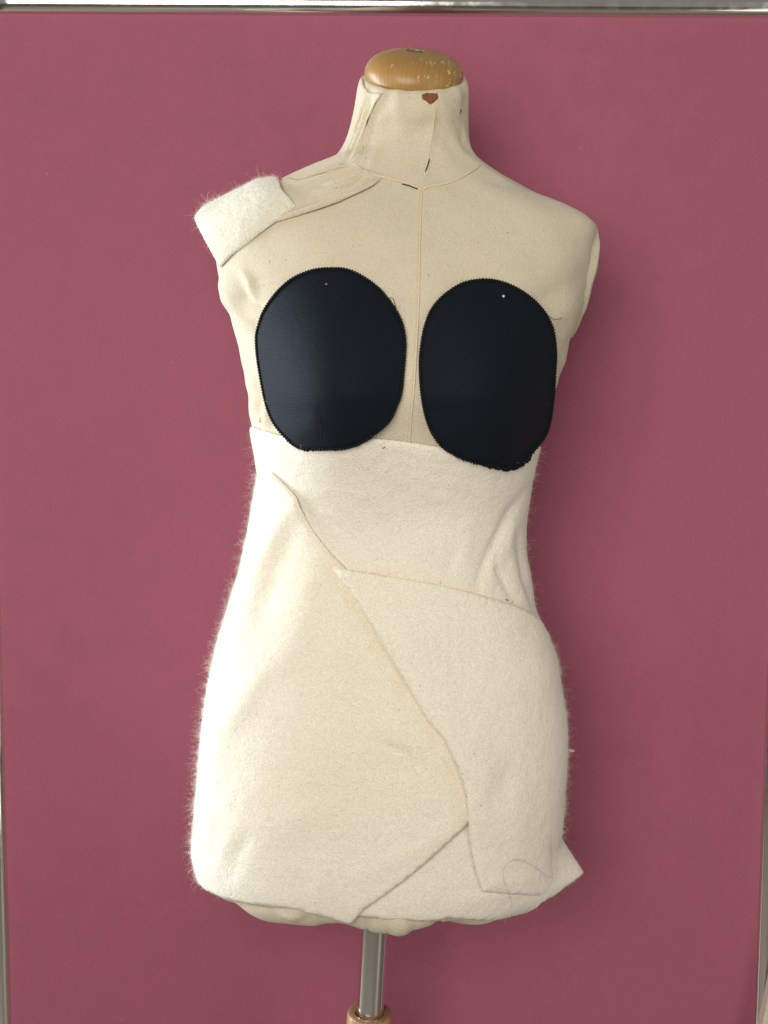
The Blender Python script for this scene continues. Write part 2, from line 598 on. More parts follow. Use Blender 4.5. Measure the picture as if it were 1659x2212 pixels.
BODY_RIDGES = [
    ([(828, 200), (812, 232), (795, 280), (775, 335), (758, 352)], .0038, 5),      # neck pleat
    ([(812, 215), (795, 255), (778, 305), (757, 345)], -.0032, 6),
    ([(795, 205), (785, 260), (766, 315), (742, 346)], .0029, 7),
    ([(815, 330), (800, 360), (790, 380)], .0022, 8),
    ([(938, 228), (930, 300), (920, 360), (912, 405)], .0019, 9),
    ([(1005, 215), (1000, 300), (1012, 340)], -.0013, 8),
    ([(1040, 690), (1120, 672), (1190, 640), (1255, 600)], -.0018, 17),            # pulls under right arm
    ([(1130, 720), (1200, 690), (1252, 650)], .0014, 15),
    ([(1215, 790), (1222, 750), (1245, 720)], -.0016, 10),
    ([(1060, 640), (1150, 610), (1235, 560)], .0010, 22),
    ([(478, 620), (500, 650), (520, 690), (560, 720)], .0055, 12),                 # left armhole drags
    ([(505, 600), (530, 640), (570, 665)], -.0042, 11),
    ([(520, 580), (540, 610), (548, 655)], .0038, 10),
    ([(480, 660), (508, 690), (525, 740), (540, 790)], -.0030, 11),
    ([(560, 905), (560, 860), (556, 820)], -.0042, 7),
    ([(574, 915), (577, 880), (575, 840)], .0030, 7),
    ([(590, 925), (596, 895), (600, 870)], -.0026, 8),
    ([(548, 905), (548, 860)], .0022, 7),
    ([(520, 1948), (560, 1955), (600, 1950)], -.004, 9),
    ([(793, 1960), (793, 2005)], -.007, 6),
    ([(600, 1965), (640, 1975), (660, 1960)], .006, 12),
    ([(690, 1975), (720, 1985)], -.006, 18),
    ([(840, 1995), (890, 2005)], .006, 22),
    ([(935, 1985), (960, 1990)], -.006, 18),
]


def body_offset(th, v):
    """wrinkles of the jersey, metres"""
    P = P0(th, v)
    px, py = project(P)
    w = smooth(np.cos(th), -0.25, 0.1)
    o = ridge_field(px, py, BODY_RIDGES) * w
    # loose jersey along the bottom edge and fine unevenness everywhere
    lo = smooth(v, 1850, 1915)
    o += lo * .0026 * (np.sin(th * 9 + 1.0) + .6 * np.sin(th * 17 + 2.1))
    o += .0006 * np.sin(th * 7 + v * .013) * np.sin(v * .021 + th * 3) + .0004 * np.sin(th * 15 - v * .03)
    # side bumps where the jersey is gathered into the armholes
    side = smooth(np.abs(np.sin(th)), .8, 1.0) * smooth(v, 540, 590) * (1 - smooth(v, 850, 905))
    o += side * .0004 * np.sin(v * .085 + np.sin(v * .03) * 2)
    return o


nth, nv = 360, 330
th = np.linspace(-np.pi, np.pi, nth, endpoint=False)
# denser rows where the outline turns
vv = np.linspace(V0, V1, nv)
TH, VV = np.meshgrid(th, vv)
V = S(TH, VV, body_offset(TH, VV)).reshape(-1, 3)
f = []
for i in range(nv - 1):
    for k in range(nth):
        k2 = (k + 1) % nth
        f.append((i * nth + k, (i + 1) * nth + k, (i + 1) * nth + k2, i * nth + k2))
# close the top and the bottom
V = list(V)
V.append(np.mean(V[:nth], 0)); tci = len(V) - 1
last = (nv - 1) * nth
bc = np.mean(V[last:last + nth], 0); bc[2] += .004
V.append(bc); bci = len(V) - 1
for k in range(nth):
    k2 = (k + 1) % nth
    f.append((tci, k, k2)); f.append((bci, last + k2, last + k))
attach(mesh_obj('torso', V, f, M_JERSEY), form)

# --- arm plates (jersey covered discs that close the armholes)
for side, pts in ((1, [(1287, 492), (1288, 540), (1277, 600), (1268, 630), (1259, 675), (1250, 705), (1242, 730)]),
                  (-1, [(468, 500), (468, 540), (478, 590), (486, 640), (500, 680), (510, 705), (518, 735)])):
    q = np.array([unproj(a, b, 0.012) for a, b in pts])
    c = q.mean(0); zs = q[:, 2]
    z_mid, z_half = (zs.max() + zs.min()) / 2, (zs.max() - zs.min()) / 2
    V = []; f = []
    n1, n2 = 14, 60
    for i in range(n1 + 1):
        r = i / n1
        for k in range(n2):
            a = 2 * math.pi * k / n2
            z = z_mid + z_half * math.sin(a) * r
            y = .004 + .040 * math.cos(a) * r * (0.8 + .2 * math.sin(a))
            xe = np.interp(-z, -zs, q[:, 0])
            wav = .0004 * math.sin(7 * a + 1) * r + .0003 * math.sin(4 * a)
            x = xe - side * (.004 * r**4) + side * wav
            V.append((x, y, z))
    for i in range(n1):
        for k in range(n2):
            k2 = (k + 1) % n2
            f.append((i * n2 + k, i * n2 + k2, (i + 1) * n2 + k2, (i + 1) * n2 + k))
    # rim back towards the torso
    b0 = n1 * n2
    for k in range(n2):
        x, y, z = V[b0 + k]
        V.append((x - side * .022, y, z))
    for k in range(n2):
        k2 = (k + 1) % n2
        f.append((b0 + k, b0 + k2, b0 + n2 + k2, b0 + n2 + k))
    attach(mesh_obj('arm_plate', V, f, M_JERSEY), form)

# --- seams
def resample(pts, step):
    pts = np.asarray(pts, float)
    L = np.r_[0, np.cumsum(np.linalg.norm(np.diff(pts, axis=0), axis=1))]
    n = max(2, int(L[-1] / step) + 1)
    q = np.linspace(0, L[-1], n)
    # catmull-rom through the points
    ix = [spline(L, pts[:, k], q) if len(pts) > 2 else np.interp(q, L, pts[:, k]) for k in range(pts.shape[1])]
    return np.stack(ix, -1)


def surf_line(pts, off, step=5):
    p = resample(pts, step)
    th, v = locate(p[:, 0], p[:, 1])
    return S(th, v, body_offset(th, v) + off)


def seam(name, pts, rad, off=0.0, mat=None, label=None):
    q = surf_line(pts, off)
    r = np.full(len(q), rad); r[0] *= .5; r[-1] *= .5
    v_, f_ = tube(q, r, 8)
    o = attach(mesh_obj(name, v_, f_, mat or M_SEAM), form)
    if label: o['label'] = label
    return o


seam('neck_seam', [(764, 356), (790, 372), (825, 381), (868, 393), (892, 402), (911, 413)], .0013, .0005)
seam('neck_seam', [(911, 413), (925, 405), (950, 399), (990, 386), (1020, 369), (1037, 356)], .0013, .0005)
seam('front_seam', [(911, 411), (908, 480), (906, 560), (904, 650), (900, 740), (894, 840), (888, 905), (884, 962)], .0010, .0002)
seam('neck_front_seam', [(940, 232), (932, 290), (924, 345), (913, 408)], .0007, -.0002)
seam('tear', [(927, 346), (923, 360), (918, 374)], .00055, .0005, M_DARK, 'thin dark tear in the neck jersey')
seam('tear', [(868, 399), (880, 402), (893, 407), (904, 411)], .0005, .0012, M_DARK, 'dark open stretch of the neck seam')
seam('tear', [(996, 236), (995, 241), (994, 245)], .0008, .0004, M_DARK, 'small dark nick near the neck edge')

# ------------------------------------------------------------------ layered sheets cut to an outline on the body
US = 330.0


def poly_px(pts):
    pts = np.asarray(pts, float)
    th, v = locate(pts[:, 0], pts[:, 1])
    return np.stack([th, v], -1)


def inside(poly, pts):
    x, y = pts[:, 0], pts[:, 1]
    r = np.zeros(len(pts), bool)
    n = len(poly)
    for i in range(n):
        x1, y1 = poly[i]; x2, y2 = poly[(i + 1) % n]
        if y1 == y2: continue
        k = ((y1 > y) != (y2 > y)) & (x < (x2 - x1) * (y - y1) / (y2 - y1) + x1)
        r ^= k
    return r


def edge_dist(poly, pts):
    best = np.full(len(pts), 1e9)
    n = len(poly)
    for i in range(n):
        a = poly[i]; b = poly[(i + 1) % n]; ab = b - a
        t = np.clip(((pts - a) @ ab) / (ab @ ab + 1e-12), 0, 1)
        d = np.hypot(pts[:, 0] - a[0] - t * ab[0], pts[:, 1] - a[1] - t * ab[1])
        np.minimum(best, d, out=best)
    return best


def flat_mesh(poly, step, jitter=0.25):
    """poly (px-like plane) -> points, triangles, distance to the edge"""
    rs = []
    n = len(poly)
    for i in range(n):
        a, b = poly[i], poly[(i + 1) % n]
        k = max(1, int(np.hypot(*(b - a)) / (step * .6)))
        for j in range(k):
            rs.append(a + (b - a) * j / k)
    rs = np.array(rs)
    rs = rs + RNG.normal(0, jitter, rs.shape)
    lo, hi = rs.min(0), rs.max(0)
    gx, gy = np.meshgrid(np.arange(lo[0], hi[0], step), np.arange(lo[1], hi[1], step * .87))
    gx[1::2] += step / 2
    g = np.stack([gx.ravel(), gy.ravel()], -1) + RNG.normal(0, step * .06, (gx.size, 2))
    g = g[inside(rs, g)]
    d = edge_dist(rs, g)
    g = g[d > step * .55]
    pts = np.vstack([rs, g])
    res = delaunay_2d_cdt([Vector(p) for p in pts], [], [list(range(len(rs)))], 1, 1e-6)
    P = np.array([(p.x, p.y) for p in res[0]])
    T = np.array([t for t in res[2] if len(t) == 3])
    return P, T, edge_dist(rs, P)


def thick(name, outer, inner, T, mat):
    n = len(outer)
    V = np.vstack([outer, inner])
    e = {}
    for a, b, c in T:
        for p, q in ((a, b), (b, c), (c, a)):
            k = (min(p, q), max(p, q))
            e[k] = None if k in e else (p, q)
    f = [tuple(t) for t in T] + [(t[2] + n, t[1] + n, t[0] + n) for t in T]
    f += [(q, p, p + n, q + n) for (p, q) in (x for x in e.values() if x)]
    return mesh_obj(name, V, f, mat)


def sheet(name, poly, mat, base, t, step=7, ridges=(), extra=None, rim=.55, rim_w=5.0, jitter=.35):
    """poly in (theta, v); base(th, v, px, py) -> offset of the inner face"""
    pp = poly.copy(); pp[:, 0] *= US
    P, T, d = flat_mesh(pp, step, jitter)
    th, v = P[:, 0] / US, P[:, 1]
    px, py = project(P0(th, v))
    w = smooth(np.cos(th), -0.35, 0.0)
    rf = ridge_field(px, py, ridges) * w if ridges else 0.0
    b = base(th, v, px, py) + rf
    prof = rim + (1 - rim) * np.sqrt(np.clip(1 - (1 - np.clip(d / rim_w, 0, 1))**2, 0, 1))
    outer = S(th, v, b + t * prof)
    inner = S(th, v, b)
    if extra is not None:
        dx = extra(th, v)
        outer = outer + dx; inner = inner + dx
    # orientation
    c = outer[T[:, 0]]; nrm = np.cross(outer[T[:, 1]] - c, outer[T[:, 2]] - c).sum(0)
    rep = (np.cross(outer[T[:, 1]] - c, outer[T[:, 2]] - c) * normal0(th[T[:, 0]], v[T[:, 0]])).sum()
    if rep < 0: T = T[:, ::-1]
    o = thick(name, outer, inner, T, mat)
    return o, outer, T, th, v, d


def bleed_tint(o, val):
    at = o.data.attributes.new('bleed_tint', 'FLOAT', 'POINT')
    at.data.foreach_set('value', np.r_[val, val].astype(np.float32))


def edge_dist_line(line, px, py):
    best = np.full_like(px, 1e9)
    for i in range(len(line) - 1):
        a, b = line[i], line[i + 1]; ab = b - a
        t = np.clip(((px - a[0]) * ab[0] + (py - a[1]) * ab[1]) / (ab @ ab), 0, 1)
        np.minimum(best, np.hypot(px - a[0] - t * ab[0], py - a[1] - t * ab[1]), out=best)
    return best


def fibres(name, parent, pos, nrm, length, rad, curl, lie=0.5, droop=.15):
    n = len(pos); K = 5
    tang = RNG.normal(0, 1, (n, 3))
    tang -= nrm * (tang * nrm).sum(-1)[:, None]
    tang /= np.linalg.norm(tang, axis=1)[:, None]
    d = nrm * (1 - lie) + tang * lie
    d[:, 2] -= droop * RNG.random(n)
    d /= np.linalg.norm(d, axis=1)[:, None]
    P = np.zeros((n, K, 3)); P[:, 0] = pos - nrm * .0004
    for k in range(1, K):
        d = d + RNG.normal(0, curl, (n, 3))
        d /= np.linalg.norm(d, axis=1)[:, None]
        P[:, k] = P[:, k - 1] + d * (length / (K - 1))[:, None]
    ref = np.array([.3, .5, .8])
    A = np.cross(P[:, -1] - P[:, 0], ref); A /= np.linalg.norm(A, axis=1)[:, None] + 1e-9
    B = np.cross(A, (P[:, -1] - P[:, 0])); B /= np.linalg.norm(B, axis=1)[:, None] + 1e-9
    taper = np.linspace(1, .5, K)
    vs_ = []
    for s in range(3):
        a = 2 * math.pi * s / 3
        vs_.append(P + (math.cos(a) * A + math.sin(a) * B)[:, None] * (rad * taper)[None, :, None])
    V = np.stack(vs_, 2).reshape(-1, 3)            # n, K, 3 sides
    idx = np.arange(n)[:, None, None] * (K * 3) + np.arange(K - 1)[None, :, None] * 3
    s = np.arange(3)[None, None, :]; s2 = (s + 1) % 3
    q = np.stack([idx + s, idx + s2, idx + 3 + s2, idx + 3 + s], -1).reshape(-1, 4)
    me = bpy.data.meshes.new(name)
    me.vertices.add(len(V)); me.vertices.foreach_set('co', V.ravel().astype(np.float32))
    me.loops.add(q.size); me.loops.foreach_set('vertex_index', q.ravel().astype(np.int32))
    me.polygons.add(len(q)); me.polygons.foreach_set('loop_start', np.arange(0, q.size, 4, dtype=np.int32))
    me.update(); me.validate()
    me.materials.append(M_FIBRE)
    o = bpy.data.objects.new(name, me); COL.objects.link(o)
    o.parent = parent
    o['kind'] = 'stuff'
    return o


def sample_mesh(V, T, n, weight=None, clump=False):
    a, b, c = V[T[:, 0]], V[T[:, 1]], V[T[:, 2]]
    cr = np.cross(b - a, c - a); ar = np.linalg.norm(cr, axis=1)
    w = ar if weight is None else ar * weight
    if clump:
        g = (a + b + c) / 3
        k = np.sin(g[:, 2] * 310 + 3 * np.sin(g[:, 2] * 90 + g[:, 1] * 60)) + np.sin(g[:, 2] * 137 + g[:, 1] * 200 + 1)
        w = w * (.25 + np.clip(k, 0, 2)**1.5)
    i = RNG.choice(len(T), n, p=w / w.sum())
    r1, r2 = np.sqrt(RNG.random(n)), RNG.random(n)
    p = a[i] * (1 - r1)[:, None] + b[i] * (r1 * (1 - r2))[:, None] + c[i] * (r1 * r2)[:, None]
    nn = cr[i] / (ar[i][:, None] + 1e-15)
    return p, nn, i


def fuzz(o, V, T, cover, long_n, wlong=None, nap=9000, wnap=None):
    p, n_, _ = sample_mesh(V, T, cover, wlong, True)
    a = (p, n_, RNG.uniform(.0015, .0045, cover))
    p2, n2, _ = sample_mesh(V, T, long_n, wlong, True)
    b = (p2, n2, RNG.uniform(.005, .016, long_n) )
    p3, n3, _ = sample_mesh(V, T, nap, wnap)
    fibres('nap', o, p3, n3, RNG.uniform(.002, .0055, nap), .00006, .5, .86, .0)
    fibres('fuzz', o, np.vstack([a[0], b[0]]), np.vstack([a[1], b[1]]), np.r_[a[2], b[2]], .000055, .62, .45)


# --- jersey strip over the left shoulder
OV = poly_px([(828, 373), (822, 388), (806, 403), (777, 419), (733, 439), (690, 454), (646, 468), (609, 479), (560, 490),
              (520, 480), (545, 445), (600, 410), (640, 393), (690, 374), (735, 358), (766, 357), (800, 372)])
ov, ovV, ovT, *_ = sheet('shoulder_strip', OV, M_JERSEY, lambda th, v, px, py: .0008 - .0026 * smooth(px, 792, 826), .0012, 3,
    ridges=[([(824, 384), (806, 398), (777, 413), (733, 432), (690, 447), (646, 461), (600, 474)], .0041, 5),
            ([(775, 350), (738, 367), (716, 374), (682, 381), (646, 391)], -.0057, 4.5),
            ([(766, 360), (738, 372), (716, 380), (682, 388), (640, 399)], .0030, 4),
            ([(800, 372), (765, 395), (720, 412), (680, 420)], .0034, 5),
            ([(780, 372), (748, 388), (705, 402)], .0032, 4),
            ([(790, 385), (755, 408), (715, 424)], -.0028, 5),
            ([(790, 402), (740, 424), (690, 438)], -.0030, 5),
            ([(735, 358), (690, 371), (640, 388), (605, 402)], .0038, 5)], rim=.8, jitter=.1)
attach(ov, form)
# neck pleat: a fold of jersey pulled up to the cap
NP = np.vstack([poly_px([(800, 200), (828, 203), (815, 226), (800, 262), (786, 305), (770, 340), (752, 358), (720, 368), (690, 377), (650, 390)]),
                [(-1.75, 388), (-2.0, 360), (-2.0, 300), (-2.0, 240), (-1.9, 188), (-1.4, 188)], poly_px([(795, 196)])])
npo, *_ = sheet('neck_pleat', NP, M_JERSEY, lambda th, v, px, py: .0006 - .0030 * smooth(py, 328, 362) * smooth(px, 730, 760), .0011, 4,
    ridges=[([(824, 206), (808, 238), (790, 285), (768, 335), (755, 352)], .0039, 5),
            ([(806, 205), (796, 240), (780, 290), (757, 338)], -.0033, 6),
            ([(792, 205), (783, 250), (768, 300), (748, 340)], .0033, 5)], rim=.8, jitter=.1)
attach(npo, form)

# --- worn-through patch under the cap
TP = poly_px([(911, 205), (922, 201), (944, 203), (946, 212), (938, 220), (929, 226), (921, 219), (912, 214)])
tpo, *_ = sheet('worn_patch', TP, M_BROWN, lambda th, v, px, py: body_offset(th, v) + .0001, .0006, 2.5, rim=.3, rim_w=3, jitter=.5)
tpo['label'] = 'worn brown hole in the jersey below the cap'
attach(tpo, form)

# --- wooden neck cap
cap_c = P0(np.array([0.0, np.pi / 2, np.pi, -np.pi / 2]), np.full(4, V0)).mean(0)
lft, rgt = unproj(786.5, 167, -.026), unproj(1000, 182, -.026)
cap_r = np.linalg.norm(rgt - lft) / 2
cap_c = (lft + rgt) / 2
xdir = (rgt - lft) / np.linalg.norm(rgt - lft)
zax = np.array([0, -math.sin(NECK_TILT), math.cos(NECK_TILT)])
zax -= xdir * (xdir @ zax); zax /= np.linalg.norm(zax)
cap_c = cap_c + zax * .0045
hd = .0212
prof = [(0.0, -.006), (cap_r * .93, -.006), (cap_r * .975, -.0045), (cap_r, -.0005)]
for k in range(1, 22):
    a = k / 21 * math.pi / 2
    prof.append((max(.0085, cap_r * math.cos(a)**.82), hd * math.sin(a)**.95))
    if prof[-1][0] <= .0085: break
top_h = prof[-1][1]
v_, f_ = lathe(prof, 96)
cap = mesh_obj('neck_cap', v_, f_, M_CAP)
M4 = Matrix.Identity(4)
yv = np.cross(zax, xdir)
for i in range(3):
    M4[i][0], M4[i][1], M4[i][2], M4[i][3] = xdir[i], yv[i], zax[i], cap_c[i]
cap.matrix_world = M4
cap.parent = form
cap.matrix_parent_inverse = Matrix.Translation(form.location).inverted()
cap['label'] = 'domed varnished wooden cap on the neck with scratches'
v_, f_ = lathe([(.0085, top_h), (.0080, top_h - .0030), (.0072, top_h - .0032), (.0066, top_h - .0010), (0.0, top_h - .0008)], 40)
plug = mesh_obj('cap_hole', v_, f_, M_ENDGRAIN)
plug.parent = cap

# --- pole, wooden collar and stand
p_top = unproj(811, 1985, 0.0); p_bot = unproj(800, 2180, 0.0)
ax = p_bot - p_top; ax /= np.linalg.norm(ax)
pole_r = 0.0137
q = np.array([p_top - ax * .05 + ax * t for t in np.linspace(0, .30, 12)])
v_, f_ = tube(q, pole_r, 48)
attach(mesh_obj('pole', v_, f_, M_CHROME), form)
c_top = unproj(798, 2186, 0.0)
col_r = .0226
prof = [(pole_r + .0012, -.05), (pole_r + .0012, -.0008), (pole_r + .002, 0.0), (col_r * .94, 0.0), (col_r, -.0018), (col_r, -.11), (col_r * 1.0, -.16), (col_r * .9, -.165), (0, -.165)]
v_, f_ = lathe(prof, 72)
v_ = frame_xform(v_, c_top, -ax)
attach(mesh_obj('wooden_collar', v_, f_, M_POST), form)
v_, f_ = lathe([(pole_r + .0022, .0002), (pole_r + .0030, .0005), (col_r * .955, .0005), (col_r * .965, .0001)], 72)
attach(mesh_obj('collar_top', frame_xform(v_, c_top, -ax), f_, M_ENDGRAIN), form)
post_top = c_top + ax * .16
foot = np.array([post_top[0] + ax[0] * .7, post_top[1], 0.10])
v_, f_ = tube(np.array([post_top + (foot - post_top) * t for t in np.linspace(0, 1, 8)]), .019, 24)
attach(mesh_obj('lower_post', v_, f_, M_POST), form)
for k in range(3):
    a = R(90 + 120 * k + 30)
    e = foot + np.array([.26 * math.cos(a), .12 * math.sin(a), 0]); e[2] = .012
    s = foot + np.array([0, 0, .04])
    q = np.array([s + (e - s) * t + np.array([0, 0, .03 * math.sin(math.pi * t)]) for t in np.linspace(0, 1, 10)])
    v_, f_ = tube(q, np.linspace(.016, .012, 10), 16)
    attach(mesh_obj('leg', v_, f_, M_POST), form)

# ------------------------------------------------------------------ felt pieces
FT = .0030
A_TOP = [(549, 921), (575, 930), (610, 940), (660, 944), (720, 944), (770, 943), (808, 945), (850, 949), (885, 954), (930, 960), (980, 968), (1040, 975), (1100, 980)]
A_BOT = [(1111, 1956), (1035, 1968), (970, 1979), (928, 1985), (886, 1984), (829, 1981), (780, 1975), (700, 1962)]
a_top = poly_px(A_TOP); a_bot = poly_px(A_BOT)
A = np.vstack([[(-3.10, 935), (-2.2, 935), (-1.75, 932), (-1.5, 929)], a_top, [(1.1, 962), (1.4, 958), (1.8, 960), (2.4, 985), (3.10, 985)],
               [(3.10, 1850), (2.2, 1850), (1.9, 1856), (1.65, 1868), (1.45, 1866), (1.30, 1872), (1.17, 1878), (1.05, 1884)], a_bot,
               [(-.8, 1868), (-1.2, 1855), (-1.6, 1840), (-2.2, 1830), (-3.10, 1830)]])

A_RIDGES = [
    ([(1140, 1040), (1097, 1096), (1079, 1133), (1062, 1171), (1047, 1203), (1037, 1233), (1026, 1275)], -.0026, 10),
    ([(1125, 1090), (1100, 1140), (1085, 1180), (1062, 1225), (1050, 1275)], .0015, 13),
    ([(1067, 1183), (1068, 1228), (1088, 1268), (1104, 1300)], -.0020, 8),
    ([(1098, 1130), (1095, 1200), (1112, 1262), (1130, 1310)], .0012, 12),
    ([(1109, 1150), (1122, 1246), (1138, 1292), (1152, 1330)], -.0028, 7),
    ([(985, 1175), (970, 1215), (962, 1250)], -.0012, 14),
    ([(1010, 1110), (1000, 1180), (995, 1250)], .0012, 18),
    ([(860, 1040), (900, 1090), (960, 1130)], -.0010, 30),
    
    ([(1000, 1940), (1060, 1930), (1150, 1905)], .0016, 14),
]


def a_base(th, v, px, py):
    return .0008 + .0006 * np.sin(th * 5 + v * .011) * np.sin(v * .017)


def a_extra(th, v):
    # lower right corner stands away from the body as a loose pointed flap
    g = np.exp(-np.abs((th - 1.47) / .27)**1.5) * np.clip((v - 1772) / 88, 0, 1)**1.3
    g2 = np.exp(-((th - 1.12) / .16)**2) * smooth(v, 1810, 1880)
    d = np.zeros(np.shape(th) + (3,))
    d[..., 0] = g * .030 + g2 * .002
    d[..., 1] = -g * .010
    d[..., 2] = g * .0 - g2 * .003
    return d


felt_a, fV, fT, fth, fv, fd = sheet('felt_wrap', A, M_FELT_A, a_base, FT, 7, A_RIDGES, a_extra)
keep_a = (fV, fth, fv)
tag(felt_a, 'ivory felt wrapped round the waist, its top edge tucked under both black pads', 'felt', 'felt pieces padding the form')
wt = .06 + 2.5 * smooth(np.abs(np.sin(fth[fT[:, 0]])), .85, 1.0) * (np.cos(fth[fT[:, 0]]) > -.4)
fuzz(felt_a, fV, fT, 7000, 900, wt, 9000, 1.0 * (np.cos(fth[fT[:, 0]]) > -.1))

B_EDGE = [(597, 1017), (612, 1032), (630, 1050), (650, 1071), (657, 1090), (668, 1118), (680, 1141), (697, 1167), (718, 1194), (745, 1224),
          (790, 1272), (840, 1330), (905, 1425), (975, 1545), (1020, 1640), (1036, 1720), (1022, 1760),
          (1005, 1776), (981, 1798), (950, 1826), (911, 1862), (866, 1899), (829, 1927), (788, 1955), (758, 1985),
          (742, 1981), (710, 1971), (660, 1959), (631, 1951), (590, 1944), (561, 1936), (526, 1920), (500, 1905)]
b_edge = poly_px(B_EDGE)
Bp = np.vstack([b_edge, [(-1.30, 1868), (-1.45, 1856), (-1.6, 1842), (-2.0, 1836), (-2.6, 1836), (-2.6, 1040), (-2.0, 1035), (-1.6, 1030), (-1.4, 1024)],
                poly_px([(578, 1022)])])
B_RIDGES = [
    ([(590, 1062), (586, 1100), (576, 1140), (562, 1195)], -.0032, 15),
    ([(655, 1085), (628, 1110), (600, 1165), (570, 1230), (545, 1300), (512, 1400)], .0044, 21),
    ([(640, 1130), (622, 1200), (596, 1290), (570, 1370)], -.0022, 24),
    ([(560, 1080), (556, 1150), (540, 1220)], .0030, 12),
    ([(690, 1210), (660, 1320), (620, 1440)], .0022, 34),
    ([(600, 1420), (545, 1500), (490, 1580), (460, 1680)], .0030, 26),
    ([(800, 1560), (870, 1590), (940, 1620)], .0016, 22),
    ([(815, 1603), (850, 1614), (885, 1624)], -.0016, 9),
    ([(800, 1660), (860, 1650), (930, 1660)], -.0012, 24),
    ([(545, 1790), (520, 1850), (508, 1895)], -.0016, 16),
    ([(470, 1850), (480, 1800), (484, 1750)], -.0014, 12),
    ([(600, 1800), (660, 1760), (740, 1740)], .0012, 35),
    ([(690, 1820), (700, 1880), (690, 1950)], .0016, 22),
    ([(740, 1900), (850, 1850), (960, 1790)], .0012, 20),
]


def b_base(th, v, px, py):
    top = np.maximum(smooth(v, 1015, 1075), smooth(px, 574, 596))
    return .0016 + (.0047 - .0016) * top + .0007 * np.sin(th * 4.3 + v * .009) * np.sin(v * .013 + 1)


def b_extra(th, v):
    d = np.zeros(np.shape(th) + (3,))
    g = smooth(-np.sin(th), .75, 1.0) * smooth(v, 1740, 1850)
    d[..., 0] = -g * .002
    return d


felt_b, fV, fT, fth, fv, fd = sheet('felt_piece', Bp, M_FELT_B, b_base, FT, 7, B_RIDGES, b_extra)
keep_b = (fV, fth, fv)
tag(felt_b, 'warm white felt panel over the left hip, running diagonally to a point at the hem', 'felt', 'felt pieces padding the form')
sn = np.sin(fth[fT[:, 0]])
wt = .05 + 4.0 * smooth(-sn, .84, 1.0) * (np.cos(fth[fT[:, 0]]) > -.4)
fuzz(felt_b, fV, fT, 13000, 2400, wt, 14000, 1.0 * (np.cos(fth[fT[:, 0]]) > -.1))

C_EDGE = [(724, 1229), (765, 1233), (807, 1240), (849, 1246), (892, 1253), (947, 1263), (999, 1276), (1037, 1288), (1077, 1299), (1104, 1309), (1134, 1326), (1154, 1343)]
C_LEFT = [(1190, 1893), (1167, 1902), (1125, 1913), (1097, 1917), (1069, 1915), (1036, 1919), (1030, 1900), (1023, 1877), (1015, 1840), (1009, 1803), (1004, 1747), (1000, 1711), (993, 1682), (978, 1642),
          (953, 1592), (924, 1557), (893, 1507), (862, 1454), (843, 1417), (818, 1382), (802, 1348), (780, 1308), (754, 1267), (738, 1248)]
Cp = np.vstack([poly_px(C_EDGE), [(1.45, 1372), (1.6, 1385), (2.0, 1400), (2.6, 1405), (2.6, 1845), (2.0, 1845), (1.6, 1848), (1.45, 1854), (1.32, 1862)], poly_px(C_LEFT)])
C_POLY_LEFT = np.array(C_LEFT[5:] + [C_EDGE[0]], float)
C_RIDGES = [
    ([(930, 1290), (1000, 1350), (1060, 1440)], -.0014, 40),
    ([(1090, 1640), (1075, 1700), (1050, 1760)], -.0016, 22),
    ([(1120, 1680), (1110, 1760), (1100, 1840)], .0014, 26),
    ([(800, 1290), (850, 1330), (900, 1400)], .0010, 30),
    ([(1180, 1800), (1188, 1850), (1186, 1890)], -.0030, 8),
    ([(1040, 1900), (1100, 1895), (1180, 1880)], .0012, 14),
]


def c_base(th, v, px, py):
    d = edge_dist_line(C_POLY_LEFT, px, py)
    k = np.where(np.cos(th) > -.1, 1 - smooth(d, 20, 120), 0)
    k = k * smooth(v, 1150, 1230) * (1 - smooth(py, 1740, 1830))
    return .0042 + .0036 * k + .0005 * np.sin(th * 6 + v * .01) * np.sin(v * .015)


def edge_dist_line(line, px, py):
    best = np.full_like(px, 1e9)
    for i in range(len(line) - 1):
        a, b = line[i], line[i + 1]; ab = b - a
        t = np.clip(((px - a[0]) * ab[0] + (py - a[1]) * ab[1]) / (ab @ ab), 0, 1)
        np.minimum(best, np.hypot(px - a[0] - t * ab[0], py - a[1] - t * ab[1]), out=best)
    return best


def c_extra(th, v):
    d = np.zeros(np.shape(th) + (3,))
    g = np.exp(-((th - 1.35) / .3)**2) * smooth(v, 1810, 1875)
    d[..., 0] = g * .006
    d[..., 1] = -g * .004
    return d


felt_c, fV, fT, fth, fv, fd = sheet('felt_piece', Cp, M_FELT_C, c_base, FT, 7, C_RIDGES, c_extra)
tag(felt_c, 'pale felt panel on top over the right hip with a pointed upper corner', 'felt', 'felt pieces padding the form')
sn = np.sin(fth[fT[:, 0]])
wt = .06 + 3.0 * smooth(sn, .86, 1.0) * (np.cos(fth[fT[:, 0]]) > -.4)
fuzz(felt_c, fV, fT, 8000, 700, wt, 11000, 1.0 * (np.cos(fth[fT[:, 0]]) > -.1))

# warm light bleeding between felt layers, painted as yellow bands along overlapping edges
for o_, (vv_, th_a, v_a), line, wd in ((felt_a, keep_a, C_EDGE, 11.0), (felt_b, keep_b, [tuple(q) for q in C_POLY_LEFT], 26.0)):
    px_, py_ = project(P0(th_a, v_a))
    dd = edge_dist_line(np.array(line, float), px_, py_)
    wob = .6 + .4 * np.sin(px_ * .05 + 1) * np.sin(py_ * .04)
    bleed_tint(o_, .55 * np.exp(-(dd / wd)**2) * wob * (np.cos(th_a) > 0))

